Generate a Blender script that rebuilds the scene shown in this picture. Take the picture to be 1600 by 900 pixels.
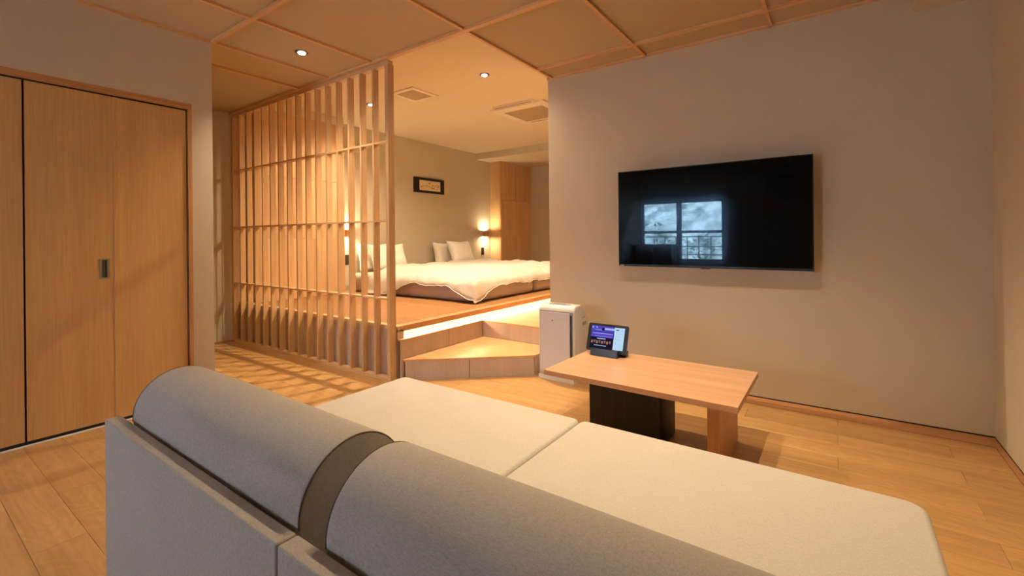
import bpy, bmesh, math, random
from mathutils import Vector, Matrix, noise

random.seed(7)
for o in list(bpy.data.objects):
    bpy.data.objects.remove(o, do_unlink=True)
scene = bpy.context.scene
COL = scene.collection

# ------------------------------------------------------------------ camera
F_PX = 715.7
YAW = math.atan(507.6 / 715.7)
ROLL = math.radians(-0.5621)
cam_d = bpy.data.cameras.new('camera')
cam_d.sensor_fit = 'HORIZONTAL'
cam_d.sensor_width = 36.0
cam_d.lens = F_PX * 36.0 / 1600.0
cam_d.shift_y = (371.2 - 450.0) / 1600.0
cam_d.clip_start = 0.05
cam_d.clip_end = 200
cam = bpy.data.objects.new('camera', cam_d)
COL.objects.link(cam)
Fv = Vector((-math.sin(YAW), math.cos(YAW), 0))
Rv = Vector((math.cos(YAW), math.sin(YAW), 0))
Uv = Vector((0, 0, 1))
cr, sr = math.cos(ROLL), math.sin(ROLL)
right = Rv * cr + Uv * sr
up = Rv * (-sr) + Uv * cr
m = Matrix.Identity(4)
for i in range(3):
    m[i][0] = right[i]; m[i][1] = up[i]; m[i][2] = -Fv[i]
m[0][3], m[1][3], m[2][3] = 0.0, 0.0, 1.08
cam.matrix_world = m
scene.camera = cam

# ------------------------------------------------------------------ world, exposure
SKY = 185.0
world = bpy.data.worlds.new('sky')
scene.world = world
world.use_nodes = True
wn = world.node_tree
wn.nodes.clear()
w_out = wn.nodes.new('ShaderNodeOutputWorld')
w_bg = wn.nodes.new('ShaderNodeBackground')
w_bg.inputs['Color'].default_value = (0.50, 0.545, 1.0, 1)
w_bg.inputs['Strength'].default_value = SKY
wn.links.new(w_bg.outputs[0], w_out.inputs[0])

scene.view_settings.view_transform = 'Standard'
scene.view_settings.look = 'None'
scene.view_settings.gamma = 1.0
scene.view_settings.use_curve_mapping = False
scene.view_settings.exposure = -0.06

# portal that guides daylight sampling through the window behind the camera
WX0, WX1, WZ0, WZ1, WY = -3.47, -1.82, 0.57, 1.80, -3.2
pl = bpy.data.lights.new('window_portal', 'AREA')
pl.shape = 'RECTANGLE'
pl.size = WX1 - WX0
pl.size_y = WZ1 - WZ0
pl.cycles.is_portal = True
plo = bpy.data.objects.new('window_portal', pl)
COL.objects.link(plo)
plo.location = ((WX0 + WX1) / 2, WY - 0.16, (WZ0 + WZ1) / 2)
plo.rotation_euler = (math.radians(90), 0, math.radians(180))   # faces +Y into the room

WARM = (1.0, 0.79, 0.53)
WARM_BED = (1.0, 0.77, 0.50)
P_LIVING = 132.0
P_HALL = 110.0
P_BED = 230.0
E_LED = 78.0
E_SCONCE = 420.0

# ------------------------------------------------------------------ materials
def srgb(r, g, b):
    f = lambda c: (c / 255 / 12.92) if c / 255 <= 0.04045 else ((c / 255 + 0.055) / 1.055) ** 2.4
    return (f(r), f(g), f(b), 1)

def base_mat(name, col, rough=0.5, spec=0.5, metal=0.0):
    mt = bpy.data.materials.new(name)
    mt.use_nodes = True
    p = mt.node_tree.nodes['Principled BSDF']
    p.inputs['Base Color'].default_value = col
    p.inputs['Roughness'].default_value = rough
    p.inputs['Specular IOR Level'].default_value = spec
    p.inputs['Metallic'].default_value = metal
    return mt, mt.node_tree, p

def add_bump(nt, p, height_socket, strength, dist=0.01):
    b = nt.nodes.new('ShaderNodeBump')
    b.inputs['Strength'].default_value = strength
    b.inputs['Distance'].default_value = dist
    nt.links.new(height_socket, b.inputs['Height'])
    nt.links.new(b.outputs[0], p.inputs['Normal'])

def coords(nt, scale=(1, 1, 1), rand=True):
    tc = nt.nodes.new('ShaderNodeTexCoord')
    mp = nt.nodes.new('ShaderNodeMapping')
    mp.inputs['Scale'].default_value = scale
    if rand:
        oi = nt.nodes.new('ShaderNodeObjectInfo')
        mu = nt.nodes.new('ShaderNodeVectorMath'); mu.operation = 'MULTIPLY_ADD'
        cmb = nt.nodes.new('ShaderNodeCombineXYZ')
        for k in range(3):
            nt.links.new(oi.outputs['Random'], cmb.inputs[k])
        nt.links.new(cmb.outputs[0], mu.inputs[0])
        mu.inputs[1].default_value = (37.0, 53.0, 71.0)
        nt.links.new(tc.outputs['Object'], mu.inputs[2])
        nt.links.new(mu.outputs[0], mp.inputs['Vector'])
    else:
        nt.links.new(tc.outputs['Object'], mp.inputs['Vector'])
    return mp.outputs[0]

def ramp(nt, fac, stops):
    r = nt.nodes.new('ShaderNodeValToRGB')
    els = r.color_ramp.elements
    while len(els) < len(stops):
        els.new(0.5)
    for e, (pos, c) in zip(els, stops):
        e.position = pos; e.color = c
    nt.links.new(fac, r.inputs[0])
    return r.outputs[0]

def mixcol(nt, a, b, fac, mode='MULTIPLY'):
    mx = nt.nodes.new('ShaderNodeMix')
    mx.data_type = 'RGBA'; mx.blend_type = mode
    if hasattr(fac, 'links') or not isinstance(fac, (int, float)):
        nt.links.new(fac, mx.inputs[0])
    else:
        mx.inputs[0].default_value = fac
    for s, v in ((mx.inputs[6], a), (mx.inputs[7], b)):
        if isinstance(v, tuple):
            s.default_value = v
        else:
            nt.links.new(v, s)
    return mx.outputs[2]

def wood(name, light, dark, axis='z', fine=60.0, rough=0.45, spec=0.4, vary=0.0, figure=0.0, bump=0.03):
    mt, nt, p = base_mat(name, light, rough, spec)
    st = {'x': (0.035, 1, 1), 'y': (1, 0.035, 1), 'z': (1, 1, 0.035)}[axis]
    v = coords(nt, tuple(s * fine for s in st))
    n1 = nt.nodes.new('ShaderNodeTexNoise')
    n1.inputs['Scale'].default_value = 1.0
    n1.inputs['Detail'].default_value = 5
    n1.inputs['Roughness'].default_value = 0.6
    nt.links.new(v, n1.inputs['Vector'])
    c = ramp(nt, n1.outputs['Fac'], [(0.3, dark), (0.68, light)])
    # broad tone drift
    v2 = coords(nt, tuple(s * 7 for s in st))
    n2 = nt.nodes.new('ShaderNodeTexNoise')
    n2.inputs['Scale'].default_value = 1.0
    n2.inputs['Detail'].default_value = 2
    nt.links.new(v2, n2.inputs['Vector'])
    t = ramp(nt, n2.outputs['Fac'], [(0.3, (0.84, 0.82, 0.80, 1)), (0.7, (1.0, 1.0, 1.0, 1))])
    c = mixcol(nt, c, t, 1.0)
    if figure:
        v3 = coords(nt, tuple(s * figure for s in {'x': (0.35, 1, 1), 'y': (1, 0.35, 1), 'z': (1, 1, 0.35)}[axis]))
        w = nt.nodes.new('ShaderNodeTexNoise')
        w.inputs['Scale'].default_value = 2.0
        w.inputs['Detail'].default_value = 1.5
        w.inputs['Distortion'].default_value = 1.2
        nt.links.new(v3, w.inputs['Vector'])
        sn = nt.nodes.new('ShaderNodeMath'); sn.operation = 'MULTIPLY'
        sn.inputs[1].default_value = 60.0
        nt.links.new(w.outputs['Fac'], sn.inputs[0])
        s2 = nt.nodes.new('ShaderNodeMath'); s2.operation = 'SINE'
        nt.links.new(sn.outputs[0], s2.inputs[0])
        t3 = ramp(nt, s2.outputs[0], [(0.0, (0.93, 0.92, 0.90, 1)), (0.6, (1, 1, 1, 1))])
        c = mixcol(nt, c, t3, 1.0)
    if vary:
        oi = nt.nodes.new('ShaderNodeObjectInfo')
        t4 = ramp(nt, oi.outputs['Random'], [(0.0, (1 - vary, 1 - vary * 1.15, 1 - vary * 1.3, 1)), (1.0, (1, 1, 1, 1))])
        c = mixcol(nt, c, t4, 1.0)
    nt.links.new(c, p.inputs['Base Color'])
    if bump:
        add_bump(nt, p, n1.outputs['Fac'], bump, 0.004)
    return mt

def plaster(name, col, rough=0.9, bump=0.12, sc=160.0, amount=0.06):
    mt, nt, p = base_mat(name, col, rough, 0.15)
    v = coords(nt, (sc, sc, sc), rand=False)
    n = nt.nodes.new('ShaderNodeTexNoise')
    n.inputs['Scale'].default_value = 1.0
    n.inputs['Detail'].default_value = 4
    nt.links.new(v, n.inputs['Vector'])
    d = tuple(x * (1 - amount) for x in col[:3]) + (1,)
    c = ramp(nt, n.outputs['Fac'], [(0.3, d), (0.7, col)])
    nt.links.new(c, p.inputs['Base Color'])
    add_bump(nt, p, n.outputs['Fac'], bump, 0.003)
    return mt

def fabric(name, light, dark, sc=420.0, rough=0.95, bump=0.25, sheen=0.15, mottling=0.05):
    mt, nt, p = base_mat(name, light, rough, 0.1)
    p.inputs['Sheen Weight'].default_value = sheen
    p.inputs['Sheen Roughness'].default_value = 0.5
    va = coords(nt, (sc, sc * 0.16, sc), rand=False)
    vb = coords(nt, (sc * 0.16, sc, sc * 0.16), rand=False)
    na = nt.nodes.new('ShaderNodeTexNoise'); na.inputs['Scale'].default_value = 1.0
    nb = nt.nodes.new('ShaderNodeTexNoise'); nb.inputs['Scale'].default_value = 1.0
    nt.links.new(va, na.inputs['Vector']); nt.links.new(vb, nb.inputs['Vector'])
    ad = nt.nodes.new('ShaderNodeMath'); ad.operation = 'ADD'
    nt.links.new(na.outputs['Fac'], ad.inputs[0]); nt.links.new(nb.outputs['Fac'], ad.inputs[1])
    hf = nt.nodes.new('ShaderNodeMath'); hf.operation = 'MULTIPLY'; hf.inputs[1].default_value = 0.5
    nt.links.new(ad.outputs[0], hf.inputs[0])
    c = ramp(nt, hf.outputs[0], [(0.34, dark), (0.62, light)])
    vm = coords(nt, (6, 6, 6), rand=True)
    nm = nt.nodes.new('ShaderNodeTexNoise'); nm.inputs['Scale'].default_value = 1.0; nm.inputs['Detail'].default_value = 3
    nt.links.new(vm, nm.inputs['Vector'])
    t = ramp(nt, nm.outputs['Fac'], [(0.3, (1 - mottling,) * 3 + (1,)), (0.7, (1, 1, 1, 1))])
    c = mixcol(nt, c, t, 1.0)
    nt.links.new(c, p.inputs['Base Color'])
    add_bump(nt, p, hf.outputs[0], bump, 0.002)
    return mt

def emit(name, col, strength):
    mt = bpy.data.materials.new(name)
    mt.use_nodes = True
    nt = mt.node_tree
    nt.nodes.clear()
    o = nt.nodes.new('ShaderNodeOutputMaterial')
    e = nt.nodes.new('ShaderNodeEmission')
    e.inputs['Color'].default_value = tuple(col[:3]) + (1,)
    e.inputs['Strength'].default_value = strength
    nt.links.new(e.outputs[0], o.inputs[0])
    return mt

def screen_glass(name):
    mt = bpy.data.materials.new(name)
    mt.use_nodes = True
    nt = mt.node_tree
    p = nt.nodes['Principled BSDF']
    p.inputs['Base Color'].default_value = (0.0025, 0.0022, 0.002, 1)
    p.inputs['Roughness'].default_value = 0.012
    p.inputs['Specular IOR Level'].default_value = 0.20
    p.inputs['Specular Tint'].default_value = (0.70, 1.0, 0.96, 1)
    g = nt.nodes.new('ShaderNodeBsdfGlossy')
    g.inputs['Color'].default_value = (0.003, 0.0052, 0.0075, 1)
    g.inputs['Roughness'].default_value = 0.095
    a = nt.nodes.new('ShaderNodeAddShader')
    nt.links.new(p.outputs[0], a.inputs[0]); nt.links.new(g.outputs[0], a.inputs[1])
    nt.links.new(a.outputs[0], nt.nodes['Material Output'].inputs[0])
    return mt

def thin_glass(name):
    mt = bpy.data.materials.new(name)
    mt.use_nodes = True
    nt = mt.node_tree
    nt.nodes.clear()
    o = nt.nodes.new('ShaderNodeOutputMaterial')
    t = nt.nodes.new('ShaderNodeBsdfTransparent')
    t.inputs['Color'].default_value = (0.93, 0.96, 0.95, 1)
    g = nt.nodes.new('ShaderNodeBsdfGlossy'); g.inputs['Roughness'].default_value = 0.02
    fr = nt.nodes.new('ShaderNodeFresnel'); fr.inputs['IOR'].default_value = 1.45
    mx = nt.nodes.new('ShaderNodeMixShader')
    nt.links.new(fr.outputs[0], mx.inputs[0])
    nt.links.new(t.outputs[0], mx.inputs[1]); nt.links.new(g.outputs[0], mx.inputs[2])
    nt.links.new(mx.outputs[0], o.inputs[0])
    return mt

def tatami_mat(name):
    mt, nt, p = base_mat(name, srgb(200, 150, 85), 0.75, 0.3)
    v = coords(nt, (130, 130, 1), rand=False)
    n = nt.nodes.new('ShaderNodeTexNoise'); n.inputs['Scale'].default_value = 1; n.inputs['Detail'].default_value = 3
    nt.links.new(v, n.inputs['Vector'])
    v2 = coords(nt, (14, 60, 1), rand=True)
    n2 = nt.nodes.new('ShaderNodeTexNoise'); n2.inputs['Scale'].default_value = 1; n2.inputs['Detail'].default_value = 4
    nt.links.new(v2, n2.inputs['Vector'])
    c1 = ramp(nt, n.outputs['Fac'], [(0.3, srgb(142, 98, 60)), (0.7, srgb(180, 132, 84))])
    c2 = ramp(nt, n2.outputs['Fac'], [(0.35, (0.78, 0.74, 0.68, 1)), (0.65, (1, 1, 1, 1))])
    nt.links.new(mixcol(nt, c1, c2, 1.0), p.inputs['Base Color'])
    add_bump(nt, p, n.outputs['Fac'], 0.4, 0.003)
    return mt

M = {}
M['wall'] = plaster('greige_wallpaper', srgb(206, 193, 169))
M['ceil_panel'] = plaster('ceiling_panel_paper', srgb(192, 170, 134), bump=0.2, sc=220, amount=0.14)
M['ceil_bed'] = plaster('bedroom_ceiling_paper', srgb(222, 203, 172), bump=0.12, sc=90, amount=0.05)
M['batten'] = wood('batten_cedar', srgb(226, 182, 130), srgb(208, 160, 108), 'x', 90)
M['batten_y'] = wood('batten_cedar_y', srgb(224, 180, 128), srgb(206, 158, 106), 'y', 90)
M['floor'] = wood('maple_floor', srgb(208, 164, 106), srgb(190, 144, 88), 'x', 55, rough=0.36, spec=0.5, vary=0.14, figure=2.2)
M['strip'] = wood('floor_border_wood', srgb(196, 142, 96), srgb(176, 120, 76), 'x', 60)
M['closet'] = wood('closet_veneer', srgb(212, 168, 106), srgb(200, 154, 92), 'z', 110, rough=0.4, vary=0.03, figure=0)
M['closet_frame'] = wood('closet_frame_wood', srgb(208, 152, 100), srgb(186, 128, 78), 'z', 80)
M['closet_head'] = wood('closet_head_wood', srgb(200, 148, 94), srgb(174, 120, 70), 'y', 80)
M['lattice'] = wood('hinoki_slat', srgb(226, 188, 140), srgb(208, 166, 116), 'z', 80, vary=0.10)
M['lattice_x'] = wood('hinoki_rail', srgb(228, 190, 144), srgb(210, 168, 120), 'x', 80)
M['cabinet'] = wood('cabinet_veneer', srgb(230, 192, 144), srgb(214, 170, 120), 'z', 26, vary=0.10)
M['riser'] = wood('riser_laminate', srgb(206, 182, 160), srgb(194, 170, 148), 'z', 150, vary=0.04)
M['tread'] = wood('tread_wood', srgb(222, 178, 128), srgb(206, 158, 108), 'x', 50, vary=0.04)
M['tread_edge'] = wood('nosing_wood', srgb(206, 156, 108), srgb(186, 134, 88), 'y', 60)
M['table'] = wood('table_wood', srgb(212, 168, 130), srgb(200, 152, 114), 'x', 46, rough=0.33, spec=0.5)
M['table_leg'] = wood('table_leg_wood', srgb(206, 156, 112), srgb(190, 138, 94), 'z', 46, rough=0.4)
M['black_wood'] = wood('charred_black_wood', srgb(34, 29, 27), srgb(12, 10, 10), 'z', 60, rough=0.55, bump=0.3)
M['dark'] = base_mat('shadow_gap_black', (0.006, 0.005, 0.005, 1), 0.7)[0]
M['sofa'] = fabric('sofa_weave', srgb(200, 191, 177), srgb(178, 169, 156), sc=800, bump=0.15)
M['sofa_seam'] = base_mat('seam_thread', srgb(96, 86, 72), 0.9)[0]
M['sofa_back'] = fabric('sofa_back_weave', srgb(188, 180, 167), srgb(164, 156, 144), sc=800, bump=0.15)
M['duvet'] = fabric('white_cotton', srgb(212, 204, 192), srgb(202, 194, 182), sc=900, bump=0.06, mottling=0.03)
M['pillow'] = fabric('pillow_cotton', srgb(240, 234, 224), srgb(230, 224, 214), sc=900, bump=0.06, mottling=0.03)
M['piping'] = fabric('piping_cotton', srgb(226, 218, 206), srgb(216, 208, 196), sc=900, bump=0.02)
M['mattress'] = fabric('mattress_cover', srgb(196, 178, 168), srgb(180, 162, 152), sc=500, bump=0.1)
M['tatami'] = tatami_mat('tatami_rush')
M['tv_body'] = base_mat('tv_plastic', (0.006, 0.006, 0.007, 1), 0.35, 0.2)[0]
M['tv_screen'] = screen_glass('tv_glass')
M['chrome'] = base_mat('brushed_steel', (0.6, 0.58, 0.55, 1), 0.3, metal=1.0)[0]
M['handle'] = base_mat('handle_steel', (0.34, 0.32, 0.29, 1), 0.38, metal=1.0)[0]
M['handle_in'] = base_mat('handle_recess', (0.12, 0.11, 0.10, 1), 0.4, metal=1.0)[0]
M['white'] = base_mat('white_plastic', srgb(216, 212, 210), 0.35)[0]
M['white_face'] = base_mat('pearl_front_panel', srgb(206, 203, 206), 0.22)[0]
M['grey_plastic'] = base_mat('grey_plastic', srgb(150, 146, 142), 0.4)[0]
M['black'] = base_mat('black_plastic', (0.012, 0.012, 0.013, 1), 0.35)[0]
M['vent'] = base_mat('vent_white', srgb(226, 210, 184), 0.5)[0]
M['vent_grille'] = base_mat('vent_grille', srgb(176, 152, 118), 0.6)[0]
M['frame_black'] = base_mat('lacquer_black', (0.014, 0.010, 0.009, 1), 0.3)[0]
M['paper'] = plaster('picture_paper', srgb(236, 214, 176), sc=300, amount=0.08)
M['ink'] = base_mat('ink_black', (0.03, 0.02, 0.015, 1), 0.8)[0]
M['ink_green'] = base_mat('ink_green', srgb(120, 110, 60), 0.8)[0]
M['ink_red'] = base_mat('ink_red', srgb(190, 100, 60), 0.8)[0]
M['led'] = emit('led_strip_glow', (1.0, 0.80, 0.50), E_LED)
M['sconce_glow'] = emit('sconce_glass_glow', (1.0, 0.80, 0.50), E_SCONCE)
M['lamp_glow'] = emit('downlight_glow', (1.0, 0.86, 0.62), 22.0)
M['sconce_wood'] = wood('sconce_wood', srgb(206, 146, 92), srgb(184, 122, 70), 'z', 60)
M['glass'] = thin_glass('window_glass')
M['alu'] = base_mat('window_frame_dark', srgb(70, 60, 52), 0.5)[0]
def hill_mat():
    mt, nt, p = base_mat('hillside_green', srgb(150, 160, 100), 1.0, 0.0)
    n = nt.nodes.new('ShaderNodeTexNoise'); n.inputs['Scale'].default_value = 1.0; n.inputs['Detail'].default_value = 8; n.inputs['Roughness'].default_value = 0.75
    nt.links.new(coords(nt, (1.6, 1.6, 1.6), rand=False), n.inputs['Vector'])
    c = ramp(nt, n.outputs['Fac'], [(0.34, srgb(66, 70, 58)), (0.46, srgb(136, 138, 116)), (0.56, srgb(180, 178, 152)), (0.68, srgb(206, 200, 178))])
    nt.links.new(c, p.inputs['Base Color'])
    return mt
M['hill'] = hill_mat()
M['leaf'] = plaster('leaf_green', srgb(70, 92, 48), sc=30, amount=0.4)
M['sideboard'] = wood('dark_sideboard_wood', srgb(70, 48, 34), srgb(48, 32, 22), 'x', 40)
M['screen_purple'] = emit('screen_purple', (0.10, 0.07, 0.55), 0.9)
M['screen_lilac'] = emit('screen_lilac', (0.28, 0.25, 0.85), 0.9)
M['screen_dark'] = emit('screen_dark', (0.012, 0.008, 0.02), 1.0)
M['screen_white'] = emit('screen_white', (0.50, 0.72, 0.92), 1.0)
M['screen_pale'] = emit('screen_pale', (0.38, 0.50, 0.85), 1.0)
M['screen_amber'] = emit('screen_amber', (0.40, 0.20, 0.07), 1.0)
M['screen_plum'] = emit('screen_plum', (0.25, 0.10, 0.25), 1.0)

# ------------------------------------------------------------------ mesh helpers
ORIGIN = {}

def world_origin(o):
    return ORIGIN.get(o.name, Vector((0, 0, 0))) if o else Vector((0, 0, 0))

def tag(o, label=None, cat=None, group=None, kind=None):
    if label: o['label'] = label
    if cat: o['category'] = cat
    if group: o['group'] = group
    if kind: o['kind'] = kind
    return o

def thing(name, loc, label=None, cat=None, group=None, kind=None):
    o = bpy.data.objects.new(name, None)
    o.empty_display_size = 0.05
    COL.objects.link(o)
    o.location = loc
    ORIGIN[o.name] = Vector(loc)
    return tag(o, label, cat, group, kind)

def link_mesh(name, me, parent, origin):
    o = bpy.data.objects.new(name, me)
    COL.objects.link(o)
    if parent:
        o.parent = parent
        o.location = Vector(origin) - world_origin(parent)
    else:
        o.location = origin
    ORIGIN[o.name] = Vector(origin)
    return o

def build(name, bm, mat, parent=None, smooth=False, origin=None, bevel=0.0, seg=2, weighted=False):
    """bmesh in world coordinates -> one mesh object whose origin is its own base centre"""
    if bevel:
        bmesh.ops.bevel(bm, geom=[e for e in bm.edges if e.calc_face_angle(0) > 0.6], offset=bevel, segments=seg, affect='EDGES', profile=0.5)
    if origin is None:
        xs = [v.co.x for v in bm.verts]; ys = [v.co.y for v in bm.verts]; zs = [v.co.z for v in bm.verts]
        origin = Vector(((min(xs) + max(xs)) / 2, (min(ys) + max(ys)) / 2, min(zs)))
    origin = Vector(origin)
    bmesh.ops.translate(bm, verts=bm.verts, vec=-origin)
    bmesh.ops.recalc_face_normals(bm, faces=bm.faces)
    me = bpy.data.meshes.new(name)
    bm.to_mesh(me); bm.free()
    me.materials.append(mat)
    if smooth:
        for f in me.polygons:
            f.use_smooth = True
        if hasattr(me, 'set_sharp_from_angle'):
            me.set_sharp_from_angle(angle=math.radians(50))
    o = link_mesh(name, me, parent, origin)
    if bevel or weighted:
        wm = o.modifiers.new('weighted_normal', 'WEIGHTED_NORMAL')
        wm.keep_sharp = True
        wm.weight = 80
    return o

def add_box(bm, x0, x1, y0, y1, z0, z1):
    vs = [bm.verts.new(c) for c in ((x0, y0, z0), (x1, y0, z0), (x1, y1, z0), (x0, y1, z0), (x0, y0, z1), (x1, y0, z1), (x1, y1, z1), (x0, y1, z1))]
    for f in ((0, 3, 2, 1), (4, 5, 6, 7), (0, 1, 5, 4), (1, 2, 6, 5), (2, 3, 7, 6), (3, 0, 4, 7)):
        bm.faces.new([vs[i] for i in f])
    return vs

def box(name, x0, x1, y0, y1, z0, z1, mat, parent=None, bevel=0.0, seg=2, smooth=False):
    bm = bmesh.new()
    add_box(bm, min(x0, x1), max(x0, x1), min(y0, y1), max(y0, y1), min(z0, z1), max(z0, z1))
    return build(name, bm, mat, parent, smooth=smooth or bool(bevel), bevel=bevel, seg=seg)

def boxes(name, lst, mat, parent=None, bevel=0.0):
    bm = bmesh.new()
    for b in lst:
        add_box(bm, *b)
    return build(name, bm, mat, parent, bevel=bevel)

def add_prism(bm, pts, z0, z1):
    lo = [bm.verts.new((x, y, z0)) for x, y in pts]
    hi = [bm.verts.new((x, y, z1)) for x, y in pts]
    n = len(pts)
    bm.faces.new(lo[::-1]); bm.faces.new(hi)
    for i in range(n):
        bm.faces.new((lo[i], lo[(i + 1) % n], hi[(i + 1) % n], hi[i]))

def prism(name, pts, z0, z1, mat, parent=None, bevel=0.0):
    bm = bmesh.new()
    add_prism(bm, pts, z0, z1)
    return build(name, bm, mat, parent, bevel=bevel)

def add_lathe(bm, prof, seg=32, center=(0, 0, 0), cap=True):
    cx, cy, cz = center
    rings = []
    for r, z in prof:
        rings.append([bm.verts.new((cx + r * math.cos(2 * math.pi * i / seg), cy + r * math.sin(2 * math.pi * i / seg), cz + z)) for i in range(seg)])
    for a, b in zip(rings, rings[1:]):
        for i in range(seg):
            bm.faces.new((a[i], a[(i + 1) % seg], b[(i + 1) % seg], b[i]))
    if cap:
        bm.faces.new(rings[0][::-1]); bm.faces.new(rings[-1])

def lathe(name, prof, mat, center, parent=None, seg=32, cap=True):
    bm = bmesh.new()
    add_lathe(bm, prof, seg, center, cap)
    return build(name, bm, mat, parent, smooth=True)

def struct(o):
    o['kind'] = 'structure'
    return o

# ------------------------------------------------------------------ dimensions
H = 2.435           # underside of the living room battens
HP = 2.452          # underside of the ceiling panels
HB = 2.607          # bedroom ceiling
XR = 0.67           # right wall
YT = 3.421          # television wall
XTV = -2.028        # left end of the television wall
XC = -3.5           # closet wall
YC = 1.383          # end of the closet wall
XH = -5.32          # hall and headboard wall
YL = 2.283          # lattice front plane
YB = -3.2           # wall behind the camera
YE = 7.82           # far bedroom wall
ZP = 0.405          # platform top
XP = -2.745         # platform front edge
Z1, Z2 = 0.158, 0.31

# ------------------------------------------------------------------ setting: floor
floor = struct(box('floor', XH - 0.1, XR + 0.1, YB - 0.1, YE + 0.1, -0.12, -0.012, M['floor']))
PW, PL = 0.15, 0.91
plank_me = {}
def plank(x0, x1, y0, y1):
    w, d = round(x1 - x0, 4), round(y1 - y0, 4)
    key = (w, d)
    if key not in plank_me:
        bm = bmesh.new()
        g = 0.0005
        add_box(bm, -w / 2 + g, w / 2 - g, -d / 2 + g, d / 2 - g, 0, 0.012)
        bmesh.ops.bevel(bm, geom=[e for e in bm.edges if all(v.co.z > 0.01 for v in e.verts)], offset=0.0007, segments=1, affect='EDGES', profile=0.5)
        me = bpy.data.meshes.new('plank')
        bm.to_mesh(me); bm.free()
        me.materials.append(M['floor'])
        plank_me[key] = me
    link_mesh('plank', plank_me[key], floor, ((x0 + x1) / 2, (y0 + y1) / 2, -0.012))
row = 0
y = 0.47 - PW * 25
while y < YT - 0.141:
    y0, y1 = max(y, YB), min(y + PW, YT - 0.141)
    if y1 - y0 > 0.01:
        lo = XC if (y0 + y1) / 2 < YC else XH
        hi = XR - 0.028
        if (y0 + y1) / 2 > 2.36:
            lo = -2.72
        off = (0.0 if row % 2 else PL / 2) - 0.003 - 8 * PL
        x = off
        while x < hi:
            a, b = max(x, lo), min(x + PL, hi)
            if b - a > 0.02:
                plank(a, b, y0, y1)
            x += PL
    y += PW
    row += 1
# flat border boards in the floor along the walls, with the dark line at the wall foot
struct(box('trim_1', -1.92, XR - 0.028, YT - 0.14, YT, -0.012, 0.003, M['strip'], bevel=0.001))
struct(box('trim_2', XR - 0.027, XR, YB, YT, -0.012, 0.003, M['strip'], bevel=0.001))
struct(box('trim_3', XH, XH + 0.045, YC, YL, -0.012, 0.012, M['strip'], bevel=0.001))

# ------------------------------------------------------------------ setting: walls
T = 0.1
def wall(name, x0, x1, y0, y1, z0=-0.12, z1=2.75):
    return struct(box(name, x0, x1, y0, y1, z0, z1, M['wall']))
wt = wall('wall_front', XTV, XR + T, YT, YT + T)
box('gap_shade_strip', XTV + 0.1, XR, YT - 0.0015, YT, 0.003, 0.010, M['dark'], wt)  # black strip on the wall face, painted shade of a recess
wr = wall('wall_right', XR, XR + T, YB - T, YT)
box('gap_shade_strip', XR - 0.0015, XR, YB, YT - 0.002, 0.003, 0.008, M['dark'], wr)  # same black strip for the recess shade along this wall
wall('wall_left_return', XH - T, XC - T, YC - T, YC)
wh = wall('wall_left_hall', XH - T, XH, YC - T, YE)
wall('wall_bedroom_far', XH - T, XTV + T, YE, YE + T)
wall('wall_bedroom_right', XTV, XTV + T, YT + T, YE)
# closet wall with its door opening
CY0, CY1, CZ = -0.27, 1.258, 1.987
bm = bmesh.new()
for b in ((XC - T, XC, CY1, YC, -0.12, 2.75), (XC - T, XC, YB - T, CY0, -0.12, 2.75), (XC - T, XC, CY0, CY1, CZ, 2.75)):
    add_box(bm, *b)
wl = struct(build('wall_left', bm, M['wall']))
box('closet_back', XC - 0.62, XC - 0.6, YB, YC - T, -0.12, 2.75, M['dark'], wl)
# rear wall with the window opening
bm = bmesh.new()
for b in ((XC - 0.7, WX0, YB - T, YB, -0.12, 2.75), (WX1, XR + T, YB - T, YB, -0.12, 2.75), (WX0, WX1, YB - T, YB, -0.12, WZ0), (WX0, WX1, YB - T, YB, WZ1, 2.75)):
    add_box(bm, *b)
struct(build('wall_back', bm, M['wall']))

# ------------------------------------------------------------------ setting: ceilings
ceil = struct(boxes('ceiling', [(XC - 0.7, XR + T, YB - T, 2.30, HP + 0.012, 2.62), (XTV + 0.06, XR + T, 2.30, YT + T, HP + 0.012, 2.62), (XH - T, XC, YC - T, 2.30, HP + 0.012, 2.62)], M['ceil_panel']))
BX = [XR + 0.005, 0.487, -0.340, -1.168, -1.978, -2.918, XC + 0.01]
BYS = [YB, -2.15, -1.27, -0.39, 0.50, 1.383, 2.268, 3.160, YT - 0.008]
for j in range(len(BYS) - 1):
    for i in range(len(BX) - 1):
        x1, x0 = BX[i], BX[i + 1]
        y0, y1 = BYS[j], BYS[j + 1]
        if y0 >= 2.26 and x0 < -1.98:
            continue
        box('ceiling_panel', x0 + 0.002, x1 - 0.002, y0 + 0.002, y1 - 0.002, HP, HP + 0.012, M['ceil_panel'], ceil)
for x0, x1 in ((-3.948, XC + 0.01), (XH, -3.948)):
    box('ceiling_panel', x0 + 0.002, x1 - 0.002, 1.385, 2.266, HP, HP + 0.012, M['ceil_panel'], ceil)
BW = 0.011
for x in BX[1:-1] + [0.665]:
    box('batten', x - BW, x + BW, YB, 2.262 if x < -1.99 else YT, H, HP + 0.002, M['batten_y'], ceil, bevel=0.001, seg=1)
for x in (XC + 0.012, -3.948):
    box('batten', x - BW, x + BW, 1.39 if x < XC else YB, 2.262, H, HP + 0.002, M['batten_y'], ceil, bevel=0.001, seg=1)
for yv in BYS[1:-1]:
    if yv == 2.268:
        box('batten', XH, XR, yv - 0.009, yv + 0.03, H - 0.002, HP + 0.002, M['batten'], ceil, bevel=0.001, seg=1)
    else:
        x0 = XC if yv < 2.2 else -1.97
        box('batten', x0, XR, yv - BW - 0.003, yv + BW + 0.003, H - 0.001, HP + 0.002, M['batten'], ceil, bevel=0.001, seg=1)
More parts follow.
